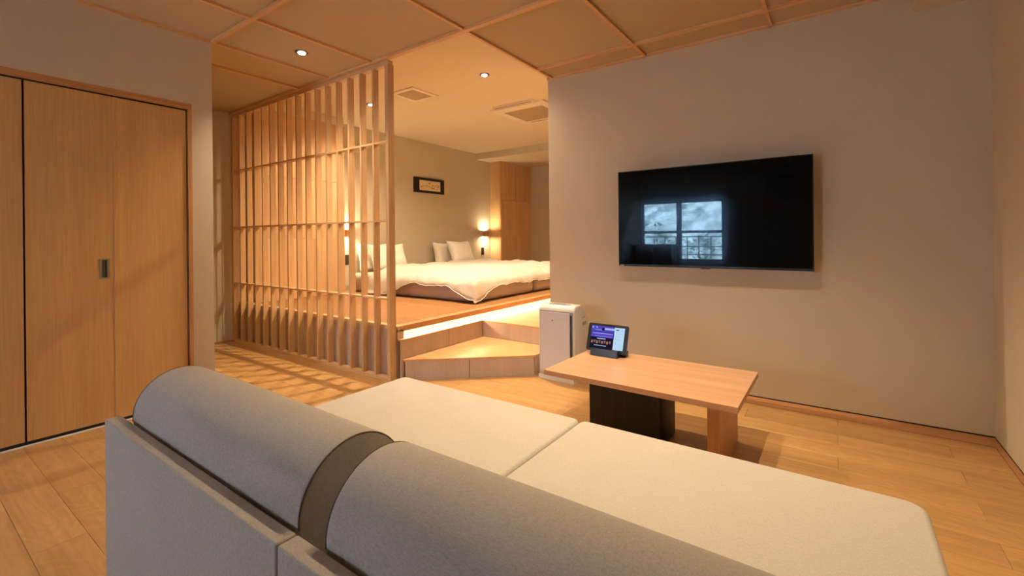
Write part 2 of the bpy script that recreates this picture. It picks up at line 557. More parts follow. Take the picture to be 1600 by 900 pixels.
box('batten', XTV, XR, YT - 0.018, YT, H, HP + 0.002, M['batten'], ceil, bevel=0.001, seg=1)
# upstand between the living ceiling and the higher bedroom ceiling
struct(boxes('trim_4', [(XH, XTV + 0.06, 2.285, 2.30, H, HB + 0.02), (-1.989, -1.968, 2.30, YT, H - 0.001, HB + 0.02)], M['batten']))
cb = struct(box('ceiling_bedroom', XH - T, XTV + 0.12, 2.285, YE + T, HB, 2.75, M['ceil_bed']))
bs = struct(box('ceiling_beam', XH, XTV, 6.405, 6.425, 2.494, HB, M['wall']))
struct(box('ceiling_soffit', XH, XTV + 0.02, 6.426, YE, 2.496, HB + 0.01, M['ceil_bed']))
struct(box('ceiling_soffit', XH, -5.072, 2.46, 3.50, 2.501, HB + 0.01, M['ceil_bed']))
struct(box('ceiling_bulkhead', 0.353, XR + 0.01, YB, YT, 2.327, HP + 0.02, M['wall'], bevel=0.003))

# ------------------------------------------------------------------ closet doors (bi-fold pairs)
fr = thing('door_frame', (XC, 0.49, 0), kind='structure')
fr.name = 'trim_5'; ORIGIN['trim_5'] = Vector((XC, 0.49, 0))
box('head_jamb', XC - 0.07, XC + 0.004, CY0, CY1, 1.951, CZ, M['closet_head'], fr, bevel=0.001, seg=1)
box('side_jamb', XC - 0.07, XC + 0.004, CY1 - 0.020, CY1, 0, 1.951, M['closet_frame'], fr, bevel=0.001, seg=1)
box('side_jamb', XC - 0.07, XC + 0.004, CY0, CY0 + 0.02, 0, 1.951, M['closet_frame'], fr, bevel=0.001, seg=1)
box('sill', XC - 0.07, XC + 0.006, CY0 + 0.02, CY1 - 0.02, -0.012, 0.003, M['white'], fr)
box('gap_shade_strip', XC - 0.08, XC - 0.02, CY0 + 0.02, CY1 - 0.02, 0.0031, 0.024, M['dark'], fr)  # black filler gives the shade in the gaps around the doors
box('gap_shade_strip', XC - 0.08, XC - 0.02, CY0 + 0.02, CY1 - 0.02, 1.94, 1.952, M['dark'], fr)
for k, (ya, yb) in enumerate(((0.486, 1.235), (-0.25, 0.486))):
    d = thing('door_%d' % (k + 1), (XC, (ya + yb) / 2, 0.02), kind='structure')
    ym = 0.859 if k == 0 else 0.118
    for p0, p1 in ((ya + 0.0025, ym - 0.0012), (ym + 0.0012, yb - 0.006)):
        box('door_panel', XC - 0.045, XC - 0.012, p0, p1, 0.022, 1.941, M['closet'], d, bevel=0.0015, seg=1)
    if k == 0:
        box('edge_strip', XC - 0.013, XC - 0.009, ym - 0.005, ym + 0.005, 0.022, 1.941, M['lattice'], d)
        hd = box('recessed_handle', XC - 0.014, XC - 0.009, 0.787, 0.832, 0.862, 0.980, M['handle'], d, bevel=0.001, seg=1)
        tag(hd, 'brushed steel recessed handle')
        box('finger_recess', XC - 0.0095, XC - 0.0085, 0.797, 0.822, 0.870, 0.972, M['handle_in'], hd)
        box('pull_bar', XC - 0.009, XC - 0.007, 0.812, 0.816, 0.870, 0.972, M['dark'], hd)

# ------------------------------------------------------------------ sleeping platform
plat = thing('sleeping_platform', (-4.0, 5.0, 0), 'raised tatami platform with pale wooden edge and lit recess below', 'platform')
box('core', XH + 0.003, XP - 0.09, 2.372, YE - 0.003, 0, ZP - 0.03, M['riser'], plat)
# side panels behind the lattice
px = [XH + 0.003, -4.42, -3.51, XP - 0.002]
for a, b in zip(px, px[1:]):
    box('side_panel', a + 0.001, b - 0.001, 2.358, 2.372, 0.0, ZP - 0.028, M['riser'], plat)
box('edge_board', XH + 0.003, XP, 2.346, 2.40, ZP - 0.026, ZP + 0.002, M['lattice_x'], plat, bevel=0.002)
box('edge_board', XP - 0.07, XP + 0.006, 2.40, YE - 0.003, ZP - 0.042, ZP + 0.002, M['tread_edge'], plat, bevel=0.002)
box('corner_block', XP - 0.088, XP - 0.001, 2.347, 2.41, Z2, ZP - 0.04, M['riser'], plat)
box('recess_back', XP - 0.089, XP - 0.075, 2.41, YE - 0.003, Z2, ZP - 0.03, M['tread'], plat)
led = box('led_strip', XP - 0.062, XP - 0.046, 2.42, YE - 0.02, ZP - 0.052, ZP - 0.043, M['led'], plat)
# tatami mats
ty = [2.40, 3.30, 4.20, 5.10, 6.00, 6.90, YE - 0.02]
for j, (a, b) in enumerate(zip(ty, ty[1:])):
    xs = [XH + 0.01, -4.1, XP - 0.071]
    for c, d_ in zip(xs, xs[1:]):
        box('tatami_mat', c + 0.001, d_ - 0.001, a + 0.001, b - 0.001, ZP - 0.03, ZP, M['tatami'], plat, bevel=0.002, seg=1)

# upper step: narrow ledge plus the wide landing behind the television wall line
st2 = thing('upper_step', (-2.5, 3.6, 0), 'upper wooden step forming a ledge under the glowing platform edge', 'step')
XS = -2.708
YS = 3.33
for a, b in ((2.347, 2.878), (2.882, YS)):
    box('riser_panel', XS - 0.016, XS - 0.004, a + 0.001, b, 0.0, Z2 - 0.014, M['riser'], st2)
box('riser_panel', XS - 0.004, XTV + 0.0, YS + 0.004, YS + 0.016, 0.0, Z2 - 0.014, M['riser'], st2)
box('backing', XP - 0.085, XS - 0.017, 2.36, YS, 0.0, Z2 - 0.016, M['dark'], st2)
prism('tread', [(XP - 0.088, 2.411), (XP - 0.0, 2.411), (XP, 2.347), (XS, 2.347), (XS, YS), (XTV - 0.003, YS), (XTV - 0.003, YE - 0.01), (XP - 0.088, YE - 0.01)], Z2 - 0.014, Z2, M['tread'], st2, bevel=0.0015)
# lower step: angled front
st1 = thing('lower_step', (-2.35, 3.0, 0), 'low corner step with angled front beside the white air purifier', 'step')
A1, B1, C1, D1, E1 = (XS + 0.001, 2.363), (-2.688, 2.363), (-1.935, 3.022), (-1.935, YT - 0.002), (XTV + 0.002, YT - 0.002)
dv = Vector((C1[0] - B1[0], C1[1] - B1[1])); dv.normalize()
nv = Vector((dv.y, -dv.x))
prism('tread', [A1, B1, C1, D1, (XTV + 0.002, YT - 0.002), (XTV + 0.002, YS + 0.003), (XS + 0.001, YS + 0.003)], Z1 - 0.014, Z1, M['tread'], st1, bevel=0.0015)
def slanted(name, t0, t1, parent):
    ln = math.hypot(C1[0] - B1[0], C1[1] - B1[1])
    p0 = Vector(B1) + dv * (ln * t0); p1 = Vector(B1) + dv * (ln * t1)
    i0 = p0 - nv * 0.006; i1 = p1 - nv * 0.006
    j0 = i0 - nv * 0.014; j1 = i1 - nv * 0.014
    prism(name, [tuple(i0), tuple(i1), tuple(j1), tuple(j0)], 0.0, Z1 - 0.0145, M['riser'], parent)
slanted('riser_panel', 0.004, 0.487, st1)
slanted('riser_panel', 0.491, 0.994, st1)
box('riser_panel', -1.953, -1.941, 3.035, YT - 0.004, 0, Z1 - 0.0145, M['riser'], st1)

# ------------------------------------------------------------------ lattice screen
lat = thing('lattice_screen', (-4.05, YL, 0), 'full height pale wooden lattice screen in front of the platform', 'screen')
PITCH = (-2.787 + 5.305) / 16
SD = 0.052
RZ = (0.622, 1.218, 1.820)
box('bottom_rail', XH, -2.752, YL - 0.004, YL + SD + 0.004, 0.0, 0.022, M['lattice_x'], lat, bevel=0.001, seg=1)
box('top_rail', XH, -2.752, YL + 0.004, YL + SD - 0.006, H - 0.034, H - 0.003, M['lattice_x'], lat, bevel=0.001, seg=1)
bm = bmesh.new()
add_box(bm, -0.0095, 0.0095, 0, SD, 0, H - 0.034 - 0.022)
bmesh.ops.bevel(bm, geom=bm.edges[:], offset=0.001, segments=1, affect='EDGES', profile=0.5)
slat_me = bpy.data.meshes.new('slat'); bm.to_mesh(slat_me); bm.free(); slat_me.materials.append(M['lattice'])
for i in range(1, 16):
    link_mesh('slat', slat_me, lat, (-5.305 + PITCH * i + 0.0095, YL, 0.022))
box('end_post', XH + 0.001, XH + 0.032, YL - 0.001, YL + SD + 0.002, 0.022, H - 0.0335, M['lattice'], lat, bevel=0.001, seg=1)
box('end_post', -2.789, -2.754, YL - 0.001, YL + SD + 0.004, 0.022, H - 0.0335, M['lattice'], lat, bevel=0.001, seg=1)
for z in RZ:
    for i in range(16):
        x0 = -5.305 + PITCH * i + (0.0185 if i else 0.0175)
        x1 = -5.305 + PITCH * (i + 1) + (0.0005 if i < 15 else -0.002)
        box('rail', x0, x1, YL + 0.002, YL + SD - 0.004, z - 0.007, z + 0.007, M['lattice_x'], lat)

# ------------------------------------------------------------------ bedroom cabinets
def cabinet(ya, yb, z0, z1, label):
    t = thing('wall_cabinet', (-5.19, (ya + yb) / 2, z0), label, 'cabinet', 'floor to ceiling cabinets beside the beds')
    xf = -5.07
    box('carcass', XH + 0.002, xf - 0.012, ya + 0.006, yb - 0.002, z0, z1, M['cabinet'], t)
    zs = [z0, 1.093, 1.785, z1]
    n = max(2, round((yb - ya) / 0.45))
    for a, b in zip(zs, zs[1:]):
        for k in range(n):
            y0 = ya + (yb - ya) * k / n; y1 = ya + (yb - ya) * (k + 1) / n
            box('door_panel', xf - 0.012, xf, y0 + 0.001, y1 - 0.001, a + 0.0025, b - 0.0025, M['cabinet'], t, bevel=0.001, seg=1)
        box('side_panel', XH + 0.002, xf - 0.024, ya, ya + 0.006, a + 0.0025, b - 0.0025, M['cabinet'], t)
    box('corner_post', xf - 0.023, xf - 0.001, ya - 0.004, ya + 0.006, z0, z1, M['closet_frame'], t)
    return t
cabinet(2.46, 3.50, ZP, 2.50, 'tall wooden cabinet behind the lattice screen')
cabinet(6.80, YE - 0.003, ZP, 2.494, 'tall wooden cabinet in the far corner beyond the beds')

# ------------------------------------------------------------------ downlights
def downlight(x, y, z, power, label, size=108, blend=1.0, aim=(0, 0), radius=0.014, color=WARM):
    t = thing('downlight', (x, y, z - 0.006), label, 'downlight', 'recessed ceiling downlights')
    lathe('trim_ring', [(0.036, -0.005), (0.046, -0.005), (0.046, 0.0), (0.036, 0.0), (0.036, -0.005)], M['black'], (x, y, z), t, 40, cap=False)
    lathe('baffle', [(0.0365, -0.0042), (0.0365, -0.001), (0.002, -0.0005), (0.002, -0.0035)], M['handle_in'], (x, y, z), t, 40)
    ln = lathe('lens', [(0.027, -0.0045), (0.024, -0.010), (0.012, -0.014), (0.001, -0.015)], M['lamp_glow'], (x - 0.004, y + 0.005, z), t, 32)
    ld = bpy.data.lights.new('downlight_lamp', 'SPOT')
    ld.energy = power; ld.color = color
    ld.spot_size = math.radians(size); ld.spot_blend = blend; ld.shadow_soft_size = radius
    lo = bpy.data.objects.new('downlight_lamp', ld)
    COL.objects.link(lo)
    lo.parent = t
    lo.location = (0, 0, -0.03)
    lo.rotation_euler = (math.radians(aim[0]), math.radians(aim[1]), 0)
    return t
downlight(-3.184, 1.850, HP, P_HALL, 'glowing downlight in the brown panelled ceiling before the lattice')
downlight(-2.675, 3.353, HB, P_BED * 1.45, 'glowing downlight in the pale bedroom ceiling over the steps', 150, 1.0, color=WARM_BED)
downlight(-4.301, 3.317, HB, P_BED * 0.75, 'downlight in the bedroom ceiling seen behind the lattice slats', 150, 1.0, color=WARM_BED)
downlight(-2.675, 5.60, HB, P_BED * 0.75, 'added unseen fill downlight in the bedroom ceiling beyond the air conditioner', 150, 1.0, color=WARM_BED)  # unseen lamp added to brighten the deep end of the bedroom
downlight(-0.521, 1.835, HP, P_LIVING, 'downlight above the sofa front, nearer the right wall')
downlight(-0.950, 1.835, HP, P_LIVING, 'downlight above the sofa front, nearer the bedroom')

# ------------------------------------------------------------------ ceiling vent and air conditioner
v = thing('ceiling_vent', (-3.635, 3.362, HB), 'square white ceiling vent with a plain centre plate', 'vent')
bm = bmesh.new()
add_box(bm, -3.81, -3.46, 3.18, 3.545, HB - 0.012, HB)
build('vent_frame', bm, M['vent'], v, bevel=0.004)
box('vent_plate', -3.755, -3.515, 3.235, 3.49, HB - 0.017, HB - 0.0125, M['vent_grille'], v, bevel=0.002)
ac = thing('ceiling_air_conditioner', (-3.0, 4.72, HB), 'square ceiling cassette air conditioner with a tan intake grille', 'air conditioner')
box('cassette_panel', -3.37, -2.63, 4.33, 5.11, HB - 0.02, HB, M['vent'], ac, bevel=0.006)
gr = box('intake_grille', -3.27, -2.735, 4.475, 4.97, HB - 0.024, HB - 0.0205, M['vent_grille'], ac, bevel=0.002)
for k in range(12):
    yy = 4.50 + k * 0.04
    box('grille_bar', -3.26, -2.745, yy, yy + 0.018, HB - 0.027, HB - 0.0245, M['vent_grille'], gr)
for a in ((-3.25, -2.75, 4.262, 4.285), (-3.25, -2.75, 5.04, 5.07)):
    fl = box('outlet_flap', a[0] - 0.02, a[1] + 0.02, a[2] - 0.012, a[3] + 0.014, HB - 0.0205, HB - 0.001, M['vent'], ac, bevel=0.002)
    box('outlet_slot', a[0], a[1], a[2], a[2] + 0.011, HB - 0.022, HB - 0.0206, M['dark'], fl)

# ------------------------------------------------------------------ wall sconces, outlets, picture
def sconce(y, label):
    t = thing('wall_sconce', (XH, y, 1.11), label, 'wall lamp', 'paired bedside wall lamps')
    c = (XH + 0.058, y, 0)
    r = 0.046
    z0, z1 = 1.108, 1.204
    lathe('lamp_shade', [(r, z0), (r, z1), (r - 0.005, z1), (r - 0.005, z0), (r, z0)], M['sconce_wood'], c, t, 32, cap=False)
    lathe('upper_lamp', [(0.036, z1 - 0.012), (0.034, z1 - 0.006), (0.02, z1 - 0.003), (0.002, z1 - 0.002)], M['sconce_glow'], c, t, 24)
    lathe('lower_lamp', [(0.002, z0 + 0.002), (0.02, z0 + 0.003), (0.034, z0 + 0.006), (0.036, z0 + 0.012)], M['sconce_glow'], c, t, 24)
    lathe('lamp_plate', [(r - 0.005, z0 + 0.014), (r - 0.005, z1 - 0.014)], M['sconce_wood'], c, t, 24)
    box('wall_bracket', XH, XH + 0.016, y - 0.022, y + 0.022, z0 + 0.015, z1 - 0.015, M['sconce_wood'], t, bevel=0.002)
sconce(3.685, 'glowing bedside wall lamp with wooden band behind the lattice')
sconce(6.60, 'glowing bedside wall lamp with wooden band beside the far cabinet')
def outlet(y, z, label):
    t = thing('wall_outlet', (XH, y, z), label, 'outlet', 'black bedside outlets')
    box('cover_plate', XH, XH + 0.008, y - 0.035, y + 0.035, z - 0.068, z + 0.068, M['black'], t, bevel=0.002)
    for dz in (-0.028, 0.028):
        box('socket', XH + 0.0081, XH + 0.0105, y - 0.014, y + 0.014, z + dz - 0.018, z + dz + 0.018, M['frame_black'], t, bevel=0.001, seg=1)
outlet(3.695, 0.805, 'black wall outlet plate below the lamp behind the lattice')
outlet(6.56, 0.835, 'black wall outlet plate below the far bedside lamp')

pc = thing('picture_frame', (XH, 5.21, 1.80), 'small black framed ink painting on the wall above the beds', 'picture')
Y0, Y1_, ZA, ZB = 4.885, 5.535, 1.800, 2.036
xf = XH + 0.03
box('backing', XH, XH + 0.012, Y0 + 0.01, Y1_ - 0.01, ZA + 0.01, ZB - 0.01, M['frame_black'], pc)
box('frame_rail', XH, xf, Y0, Y1_, ZB - 0.04, ZB, M['frame_black'], pc, bevel=0.003)
box('frame_rail', XH, xf, Y0, Y1_, ZA, ZA + 0.036, M['frame_black'], pc, bevel=0.003)
box('frame_stile', XH, xf, Y0, Y0 + 0.10, ZA + 0.036, ZB - 0.04, M['frame_black'], pc, bevel=0.003)
box('frame_stile', XH, xf, Y1_ - 0.075, Y1_, ZA + 0.036, ZB - 0.04, M['frame_black'], pc, bevel=0.003)
paper = box('painting', XH + 0.012, XH + 0.016, Y0 + 0.099, Y1_ - 0.074, ZA + 0.035, ZB - 0.039, M['paper'], pc)
def stroke(u, w, su, sw, mat, rot=0.0, n=9):
    cy = Y0 + 0.1 + u * (Y1_ - Y0 - 0.175); cz = ZA + 0.036 + w * (ZB - ZA - 0.076)
    bm = bmesh.new()
    vs = []
    for k in range(n):
        a = 2 * math.pi * k / n
        rr = 1 + 0.3 * math.sin(3 * a + u * 20)
        dy, dz = su * rr * math.cos(a), sw * rr * math.sin(a)
        vs.append(bm.verts.new((XH + 0.0166, cy + dy * math.cos(rot) - dz * math.sin(rot), cz + dy * math.sin(rot) + dz * math.cos(rot))))
    bm.faces.new(vs)
    build('brush_stroke', bm, mat, paper)
for (u, w, su, sw, mk, ro) in ((0.47, 0.74, 0.016, 0.008, 'ink', 0.9), (0.50, 0.78, 0.010, 0.005, 'ink', 0.2), (0.12, 0.36, 0.018, 0.008, 'ink_green', 0.5), (0.2, 0.46, 0.012, 0.006, 'ink', -0.6),
                               (0.3, 0.5, 0.014, 0.006, 'ink_green', 0.9), (0.38, 0.48, 0.008, 0.012, 'ink', 0.3), (0.48, 0.42, 0.014, 0.008, 'ink_green', -0.3), (0.56, 0.34, 0.015, 0.007, 'ink_red', 0.7),
                               (0.62, 0.3, 0.012, 0.009, 'ink', 0.4), (0.63, 0.56, 0.02, 0.009, 'ink_green', 0.2), (0.7, 0.32, 0.018, 0.007, 'ink', 1.0), (0.76, 0.52, 0.012, 0.008, 'ink_red', 0.3),
                               (0.83, 0.62, 0.014, 0.009, 'ink_green', -0.5), (0.88, 0.45, 0.022, 0.008, 'ink_red', 0.2), (0.84, 0.24, 0.012, 0.007, 'ink_green', 0.2), (0.92, 0.6, 0.01, 0.008, 'ink', 0.2)):
    stroke(u, w, su, sw, M[mk], ro)

# ------------------------------------------------------------------ beds
def rounded_box(name, x0, x1, y0, y1, z0, z1, mat, parent, r=0.05, seg=4):
    bm = bmesh.new()
    add_box(bm, x0, x1, y0, y1, z0, z1)
    bmesh.ops.bevel(bm, geom=bm.edges[:], offset=r, segments=seg, affect='EDGES', profile=0.5)
    return build(name, bm, mat, parent, smooth=True)

MZ = ZP + 0.235
def mattress(y0, y1, label):
    t = thing('mattress', (-4.15, (y0 + y1) / 2, ZP), label, 'mattress', 'floor mattresses on the platform')
    rounded_box('mattress_body', XH + 0.16, -3.045, y0, y1, ZP + 0.003, MZ, M['mattress'], t, 0.06, 4)
    return t
mattress(3.62, 4.765, 'grey covered floor mattress of the nearer bed')
mattress(4.79, 5.98, 'grey covered floor mattress of the farther bed')

def duvet(y0, y1, near, far, foot, label, seed, headhang=0.0):
    x_head, x_foot = XH + 0.62, -3.045
    top = MZ + 0.035
    nx, ny = 92, 72
    L = (x_foot + foot) - x_head
    if near <= 0: y0 -= 0.014
    if far <= 0: y1 += 0.014
    W = (y1 + far) - (y0 - near)
    R = 0.075
    bm = bmesh.new()
    grid = []
    def fold(e):
        if e <= 0: return 0.0, 0.0
        q = R * math.pi / 2
        if e < q:
            a = e / R
            return R * math.sin(a), R * (1 - math.cos(a))
        return R + 0.10 * (e - q), R + (e - q) * 0.99
    for i in range(nx + 1):
        rowv = []
        for j in range(ny + 1):
            s = x_head + L * i / nx
            t = (y0 - near) + W * j / ny
            hemw = 0.022 * noise.noise(Vector((s * 2.3, t * 2.3, seed + 5)))
            ex = s - (x_foot - 0.05)
            ey0 = (y0 + 0.04) - t
            # the near hem reaches lower towards the head end
            kh = max(0.0, min(1.0, (x_head + 0.75 - s) / 0.6)) if headhang else 0.0
            ey0 *= 1 + headhang * kh if ey0 > 0 else 1
            ey1 = t - (y1 - 0.04)
            if near <= 0: ey0 = -0.30 - 0.0 * ey0
            if far <= 0: ey1 = -0.30
            if near > 0:
                if ex > 0: ex *= 1 + 0.9 * max(0.0, 1 - max(0.0, -ey0) / 0.32) ** 1.4
                if ey0 > 0: ey0 *= 1 + 0.9 * max(0.0, 1 - max(0.0, -ex) / 0.32) ** 1.4
            dx, zx = fold(ex)
            dy0, zy0 = fold(ey0)
            dy1, zy1 = fold(ey1)
            x = min(s, x_foot - 0.05) + dx
            yv = max(min(t, y1 - 0.04 if far > 0 else 9), y0 + 0.04 if near > 0 else -9) - dy0 + dy1
            drop = zx + max(zy0, zy1)
            if zx > 0 and zy0 > 0:
                drop = (zx ** 2 + zy0 ** 2) ** 0.5 * 1.05
            inside = min(max(0, -ex), max(0, -ey0), max(0, -ey1))
            puff = 0.075 * (1 - math.exp(-inside / 0.16))
            wr = 0.022 * noise.noise(Vector((s * 3.0, t * 3.0, seed))) + 0.016 * noise.noise(Vector((s * 7 + t * 3, t * 8, seed + 2)))
            ridge = abs(noise.noise(Vector((s * 4.5 + t * 2.0, t * 5.5 - s, seed + 9))))
            wr -= 0.016 * (1 - min(1, ridge * 5))
            if near <= 0: wr *= min(1.0, abs(t - y0) / 0.2)
            if far <= 0: wr *= min(1.0, abs(y1 - t) / 0.2)
            z = top + puff + wr - drop
            z = max(z + hemw * (0.5 if drop > 0.1 else 0), ZP + 0.02)
            if drop > 0.05:
                k = min(1, (drop - 0.05) * 8)
                flare = 0.03 * k * noise.noise(Vector((s * 6, t * 6, seed + 3)))
                if ex > 0: x += abs(flare) + 0.012
                if ey0 > 0: yv -= abs(flare) + 0.012
            rowv.append(bm.verts.new((x, yv, z)))
        grid.append(rowv)
    for i in range(nx):
        for j in range(ny):
            bm.faces.new((grid[i][j], grid[i + 1][j], grid[i + 1][j + 1], grid[i][j + 1]))
    border = ([grid[i][0].co.copy() for i in range(nx + 1)] if near > 0 else [grid[nx][0].co.copy()]) + [grid[nx][j].co.copy() for j in range(1, ny + 1)]
    t = thing('duvet', (-3.9, (y0 + y1) / 2, top), label, 'duvet', 'white duvets on the floor beds')
    o = build('duvet_cover', bm, M['duvet'], t, smooth=True)
    o.data.set_sharp_from_angle(angle=math.pi) if hasattr(o.data, 'set_sharp_from_angle') else None
    sol = o.modifiers.new('thick', 'SOLIDIFY'); sol.thickness = 0.012; sol.offset = -1
    # piped hem along the near side and the foot
    cu = bpy.data.curves.new('hem_path', 'CURVE'); cu.dimensions = '3D'; cu.bevel_depth = 0.005; cu.bevel_resolution = 1
    sp = cu.splines.new('POLY'); sp.points.add(len(border) - 1)
    for p_, c_ in zip(sp.points, border):
        p_.co = (*c_, 1)
    tmp = bpy.data.objects.new('hem_tmp', cu); COL.objects.link(tmp)
    dg = bpy.context.evaluated_depsgraph_get()
    me = bpy.data.meshes.new_from_object(tmp.evaluated_get(dg))
    bpy.data.objects.remove(tmp, do_unlink=True)
    bm2 = bmesh.new(); bm2.from_mesh(me); bpy.data.meshes.remove(me)
    build('piped_hem', bm2, M['piping'], t, smooth=True)
    return t
duvet(3.62, 4.765, 0.10, 0.0, 0.10, 'puffy white duvet on the nearer bed with its corner hanging', 1.3, 1.6)
duvet(4.79, 5.98, 0.0, 0.12, 0.12, 'puffy white duvet on the farther bed beside the television wall', 8.1)

def pillow(cx, cy, cz, w, hgt, th, tilt, yaw, label):
    n = 20
    bm = bmesh.new()
    def pt(u, v_, side):
        au, av = abs(u), abs(v_)
        pin = 1 - 0.17 * (1 - au ** 2) * av ** 3 - 0.0
        pin2 = 1 - 0.15 * (1 - av ** 2) * au ** 3
        prof = ((1 - au ** 4) * (1 - av ** 4)) ** 0.55
        t_ = side * th / 2 * prof + 0.012 * noise.noise(Vector((u * 2 + cx, v_ * 2 + cy, side + cz)))  * prof
        return Vector((t_, u * w / 2 * pin2, v_ * hgt / 2 * pin))
    R_ = Matrix.Rotation(math.radians(yaw), 4, 'Z') @ Matrix.Rotation(math.radians(tilt), 4, 'Y')
    grids = []
    for side in (-1, 1):
        g = []
        for i in range(n + 1):
            g.append([bm.verts.new(R_ @ pt(-1 + 2 * i / n, -1 + 2 * j / n, side) + Vector((cx, cy, cz))) for j in range(n + 1)])
        grids.append(g)
        for i in range(n):
            for j in range(n):
                bm.faces.new((g[i][j], g[i + 1][j], g[i + 1][j + 1], g[i][j + 1]))
    bmesh.ops.remove_doubles(bm, verts=bm.verts, dist=0.0015)
    o = build('pillow', bm, M['pillow'], None, smooth=True)
    o.data.set_sharp_from_angle(angle=math.pi) if hasattr(o.data, 'set_sharp_from_angle') else None
    tag(o, label, 'pillow', 'white bed pillows')
    return o
PZ = MZ + 0.19
pillow(XH + 0.14, 4.05, PZ, 0.58, 0.40, 0.15, -12, 0, 'white pillow against the wall, hindmost on the nearer bed')
pillow(XH + 0.36, 4.10, PZ, 0.60, 0.40, 0.15, -22, -3, 'white pillow leaning in front on the nearer bed')
pillow(XH + 0.14, 5.46, PZ, 0.58, 0.40, 0.15, -12, 0, 'white pillow against the wall, hindmost on the farther bed')
pillow(XH + 0.37, 5.56, PZ + 0.02, 0.60, 0.42, 0.15, -22, 6, 'white pillow leaning in front on the farther bed')

# ------------------------------------------------------------------ television
YF = YT - 0.12
tv = thing('television', (-0.73, YF, 0.86), 'large black flat television on the wall reflecting a window', 'television')
TX0, TX1, TZ0, TZ1 = -1.350, -0.112, 0.858, 1.567
box('rear_housing', TX0 + 0.02, TX1 - 0.02, YF + 0.012, YF + 0.05, TZ0 + 0.02, TZ1 - 0.02, M['tv_body'], tv, bevel=0.01)
box('bezel', TX0, TX1, YF, YF + 0.012, TZ0, TZ1, M['tv_body'], tv, bevel=0.002)
box('display', TX0 + 0.007, TX1 - 0.007, YF - 0.0012, YF + 0.001, TZ0 + 0.016, TZ1 - 0.007, M['tv_screen'], tv)
box('lower_trim', TX0, TX1, YF - 0.002, YF + 0.006, TZ0, TZ0 + 0.010, M['tv_body'], tv, bevel=0.001)
box('wall_bracket', -0.93, -0.53, YF + 0.05, YT, 1.05, 1.4, M['tv_body'], tv)
box('sensor_window', -0.76, -0.70, YF - 0.002, YF + 0.004, TZ0 - 0.006, TZ0, M['black'], tv)
lg = boxes('logo', [(TX0 + 0.014 + k * 0.0056, TX0 + 0.0178 + k * 0.0056, YF - 0.0028, YF - 0.002, TZ0 + 0.0035, TZ0 + 0.008) for k in range(5)], M['white'], tv)
tag(lg, 'tiny white maker lettering')

# ------------------------------------------------------------------ air purifier
pu = thing('air_purifier', (-1.73, 3.12, 0), 'white upright air purifier standing at the wall end beside the steps', 'air purifier')
X0, X1, YA, YBk, ZT = -1.885, -1.575, 3.0, 3.235, 0.565
bm = bmesh.new()
prof = [(YA, 0.015), (YA, 0.535), (YA + 0.03, ZT), (YA + 0.12, ZT + 0.004), (YBk, 0.46), (YBk, 0.015)]
lo = [bm.verts.new((X0, y_, z_)) for y_, z_ in prof]; hi = [bm.verts.new((X1, y_, z_)) for y_, z_ in prof]
bm.faces.new(lo); bm.faces.new(hi[::-1])
for i in range(len(prof)):
    bm.faces.new((lo[i], hi[i], hi[(i + 1) % len(prof)], lo[(i + 1) % len(prof)]))
bmesh.ops.bevel(bm, geom=bm.edges[:], offset=0.014, segments=3, affect='EDGES', profile=0.5)
build('housing', bm, M['white'], pu, smooth=True)
box('base_foot', X0 + 0.004, X1 - 0.004, YA - 0.012, YBk - 0.01, 0.0, 0.032, M['white'], pu, bevel=0.01, seg=3)
box('front_gap', X0 + 0.014, X1 - 0.012, YA - 0.0025, YA + 0.004, 0.045, 0.523, M['grey_plastic'], pu)
fp = box('front_panel', X0 + 0.024, X1 - 0.034, YA - 0.014, YA - 0.002, 0.052, 0.515, M['white_face'], pu, bevel=0.004)
box('intake_slot', X1 - 0.033, X1 - 0.019, YA - 0.006, YA - 0.003, 0.07, 0.50, M['black'], pu)
bm = bmesh.new()
add_lathe(bm, [(0.012, 0), (0.012, 0.002), (0.006, 0.003)], 20)
bmesh.ops.rotate(bm, verts=bm.verts, cent=(0, 0, 0), matrix=Matrix.Rotation(math.radians(90), 3, 'X'))
bmesh.ops.translate(bm, verts=bm.verts, vec=(-1.752, YA - 0.0135, 0.455))
em = build('emblem_disc', bm, M['white'], fp, smooth=True)
bm = bmesh.new()
add_lathe(bm, [(0.005, 0), (0.005, 0.002)], 16)
bmesh.ops.rotate(bm, verts=bm.verts, cent=(0, 0, 0), matrix=Matrix.Rotation(math.radians(90), 3, 'X'))
bmesh.ops.translate(bm, verts=bm.verts, vec=(-1.752, YA - 0.0160, 0.455))
build('emblem_dot', bm, M['black'], fp)
cp = box('control_panel', X0 + 0.07, X1 - 0.07, YA + 0.045, YA + 0.11, ZT - 0.002, ZT + 0.0055, M['white_face'], pu, bevel=0.002)
box('display_strip', X0 + 0.10, X1 - 0.13, YA + 0.055, YA + 0.075, ZT + 0.0056, ZT + 0.0065, M['black'], cp)
box('button', X1 - 0.12, X1 - 0.10, YA + 0.058, YA + 0.074, ZT + 0.0056, ZT + 0.0075, M['grey_plastic'], cp)
hg = box('side_handle', X1 - 0.004, X1 + 0.0015, YA + 0.13, YA + 0.19, 0.41, 0.435, M['grey_plastic'], pu, bevel=0.001)
for k in range(2):
    box('side_hole', X1 - 0.004, X1 + 0.0012, YA + 0.13 + 0.03 * k, YA + 0.142 + 0.03 * k, 0.465, 0.475, M['grey_plastic'], pu)

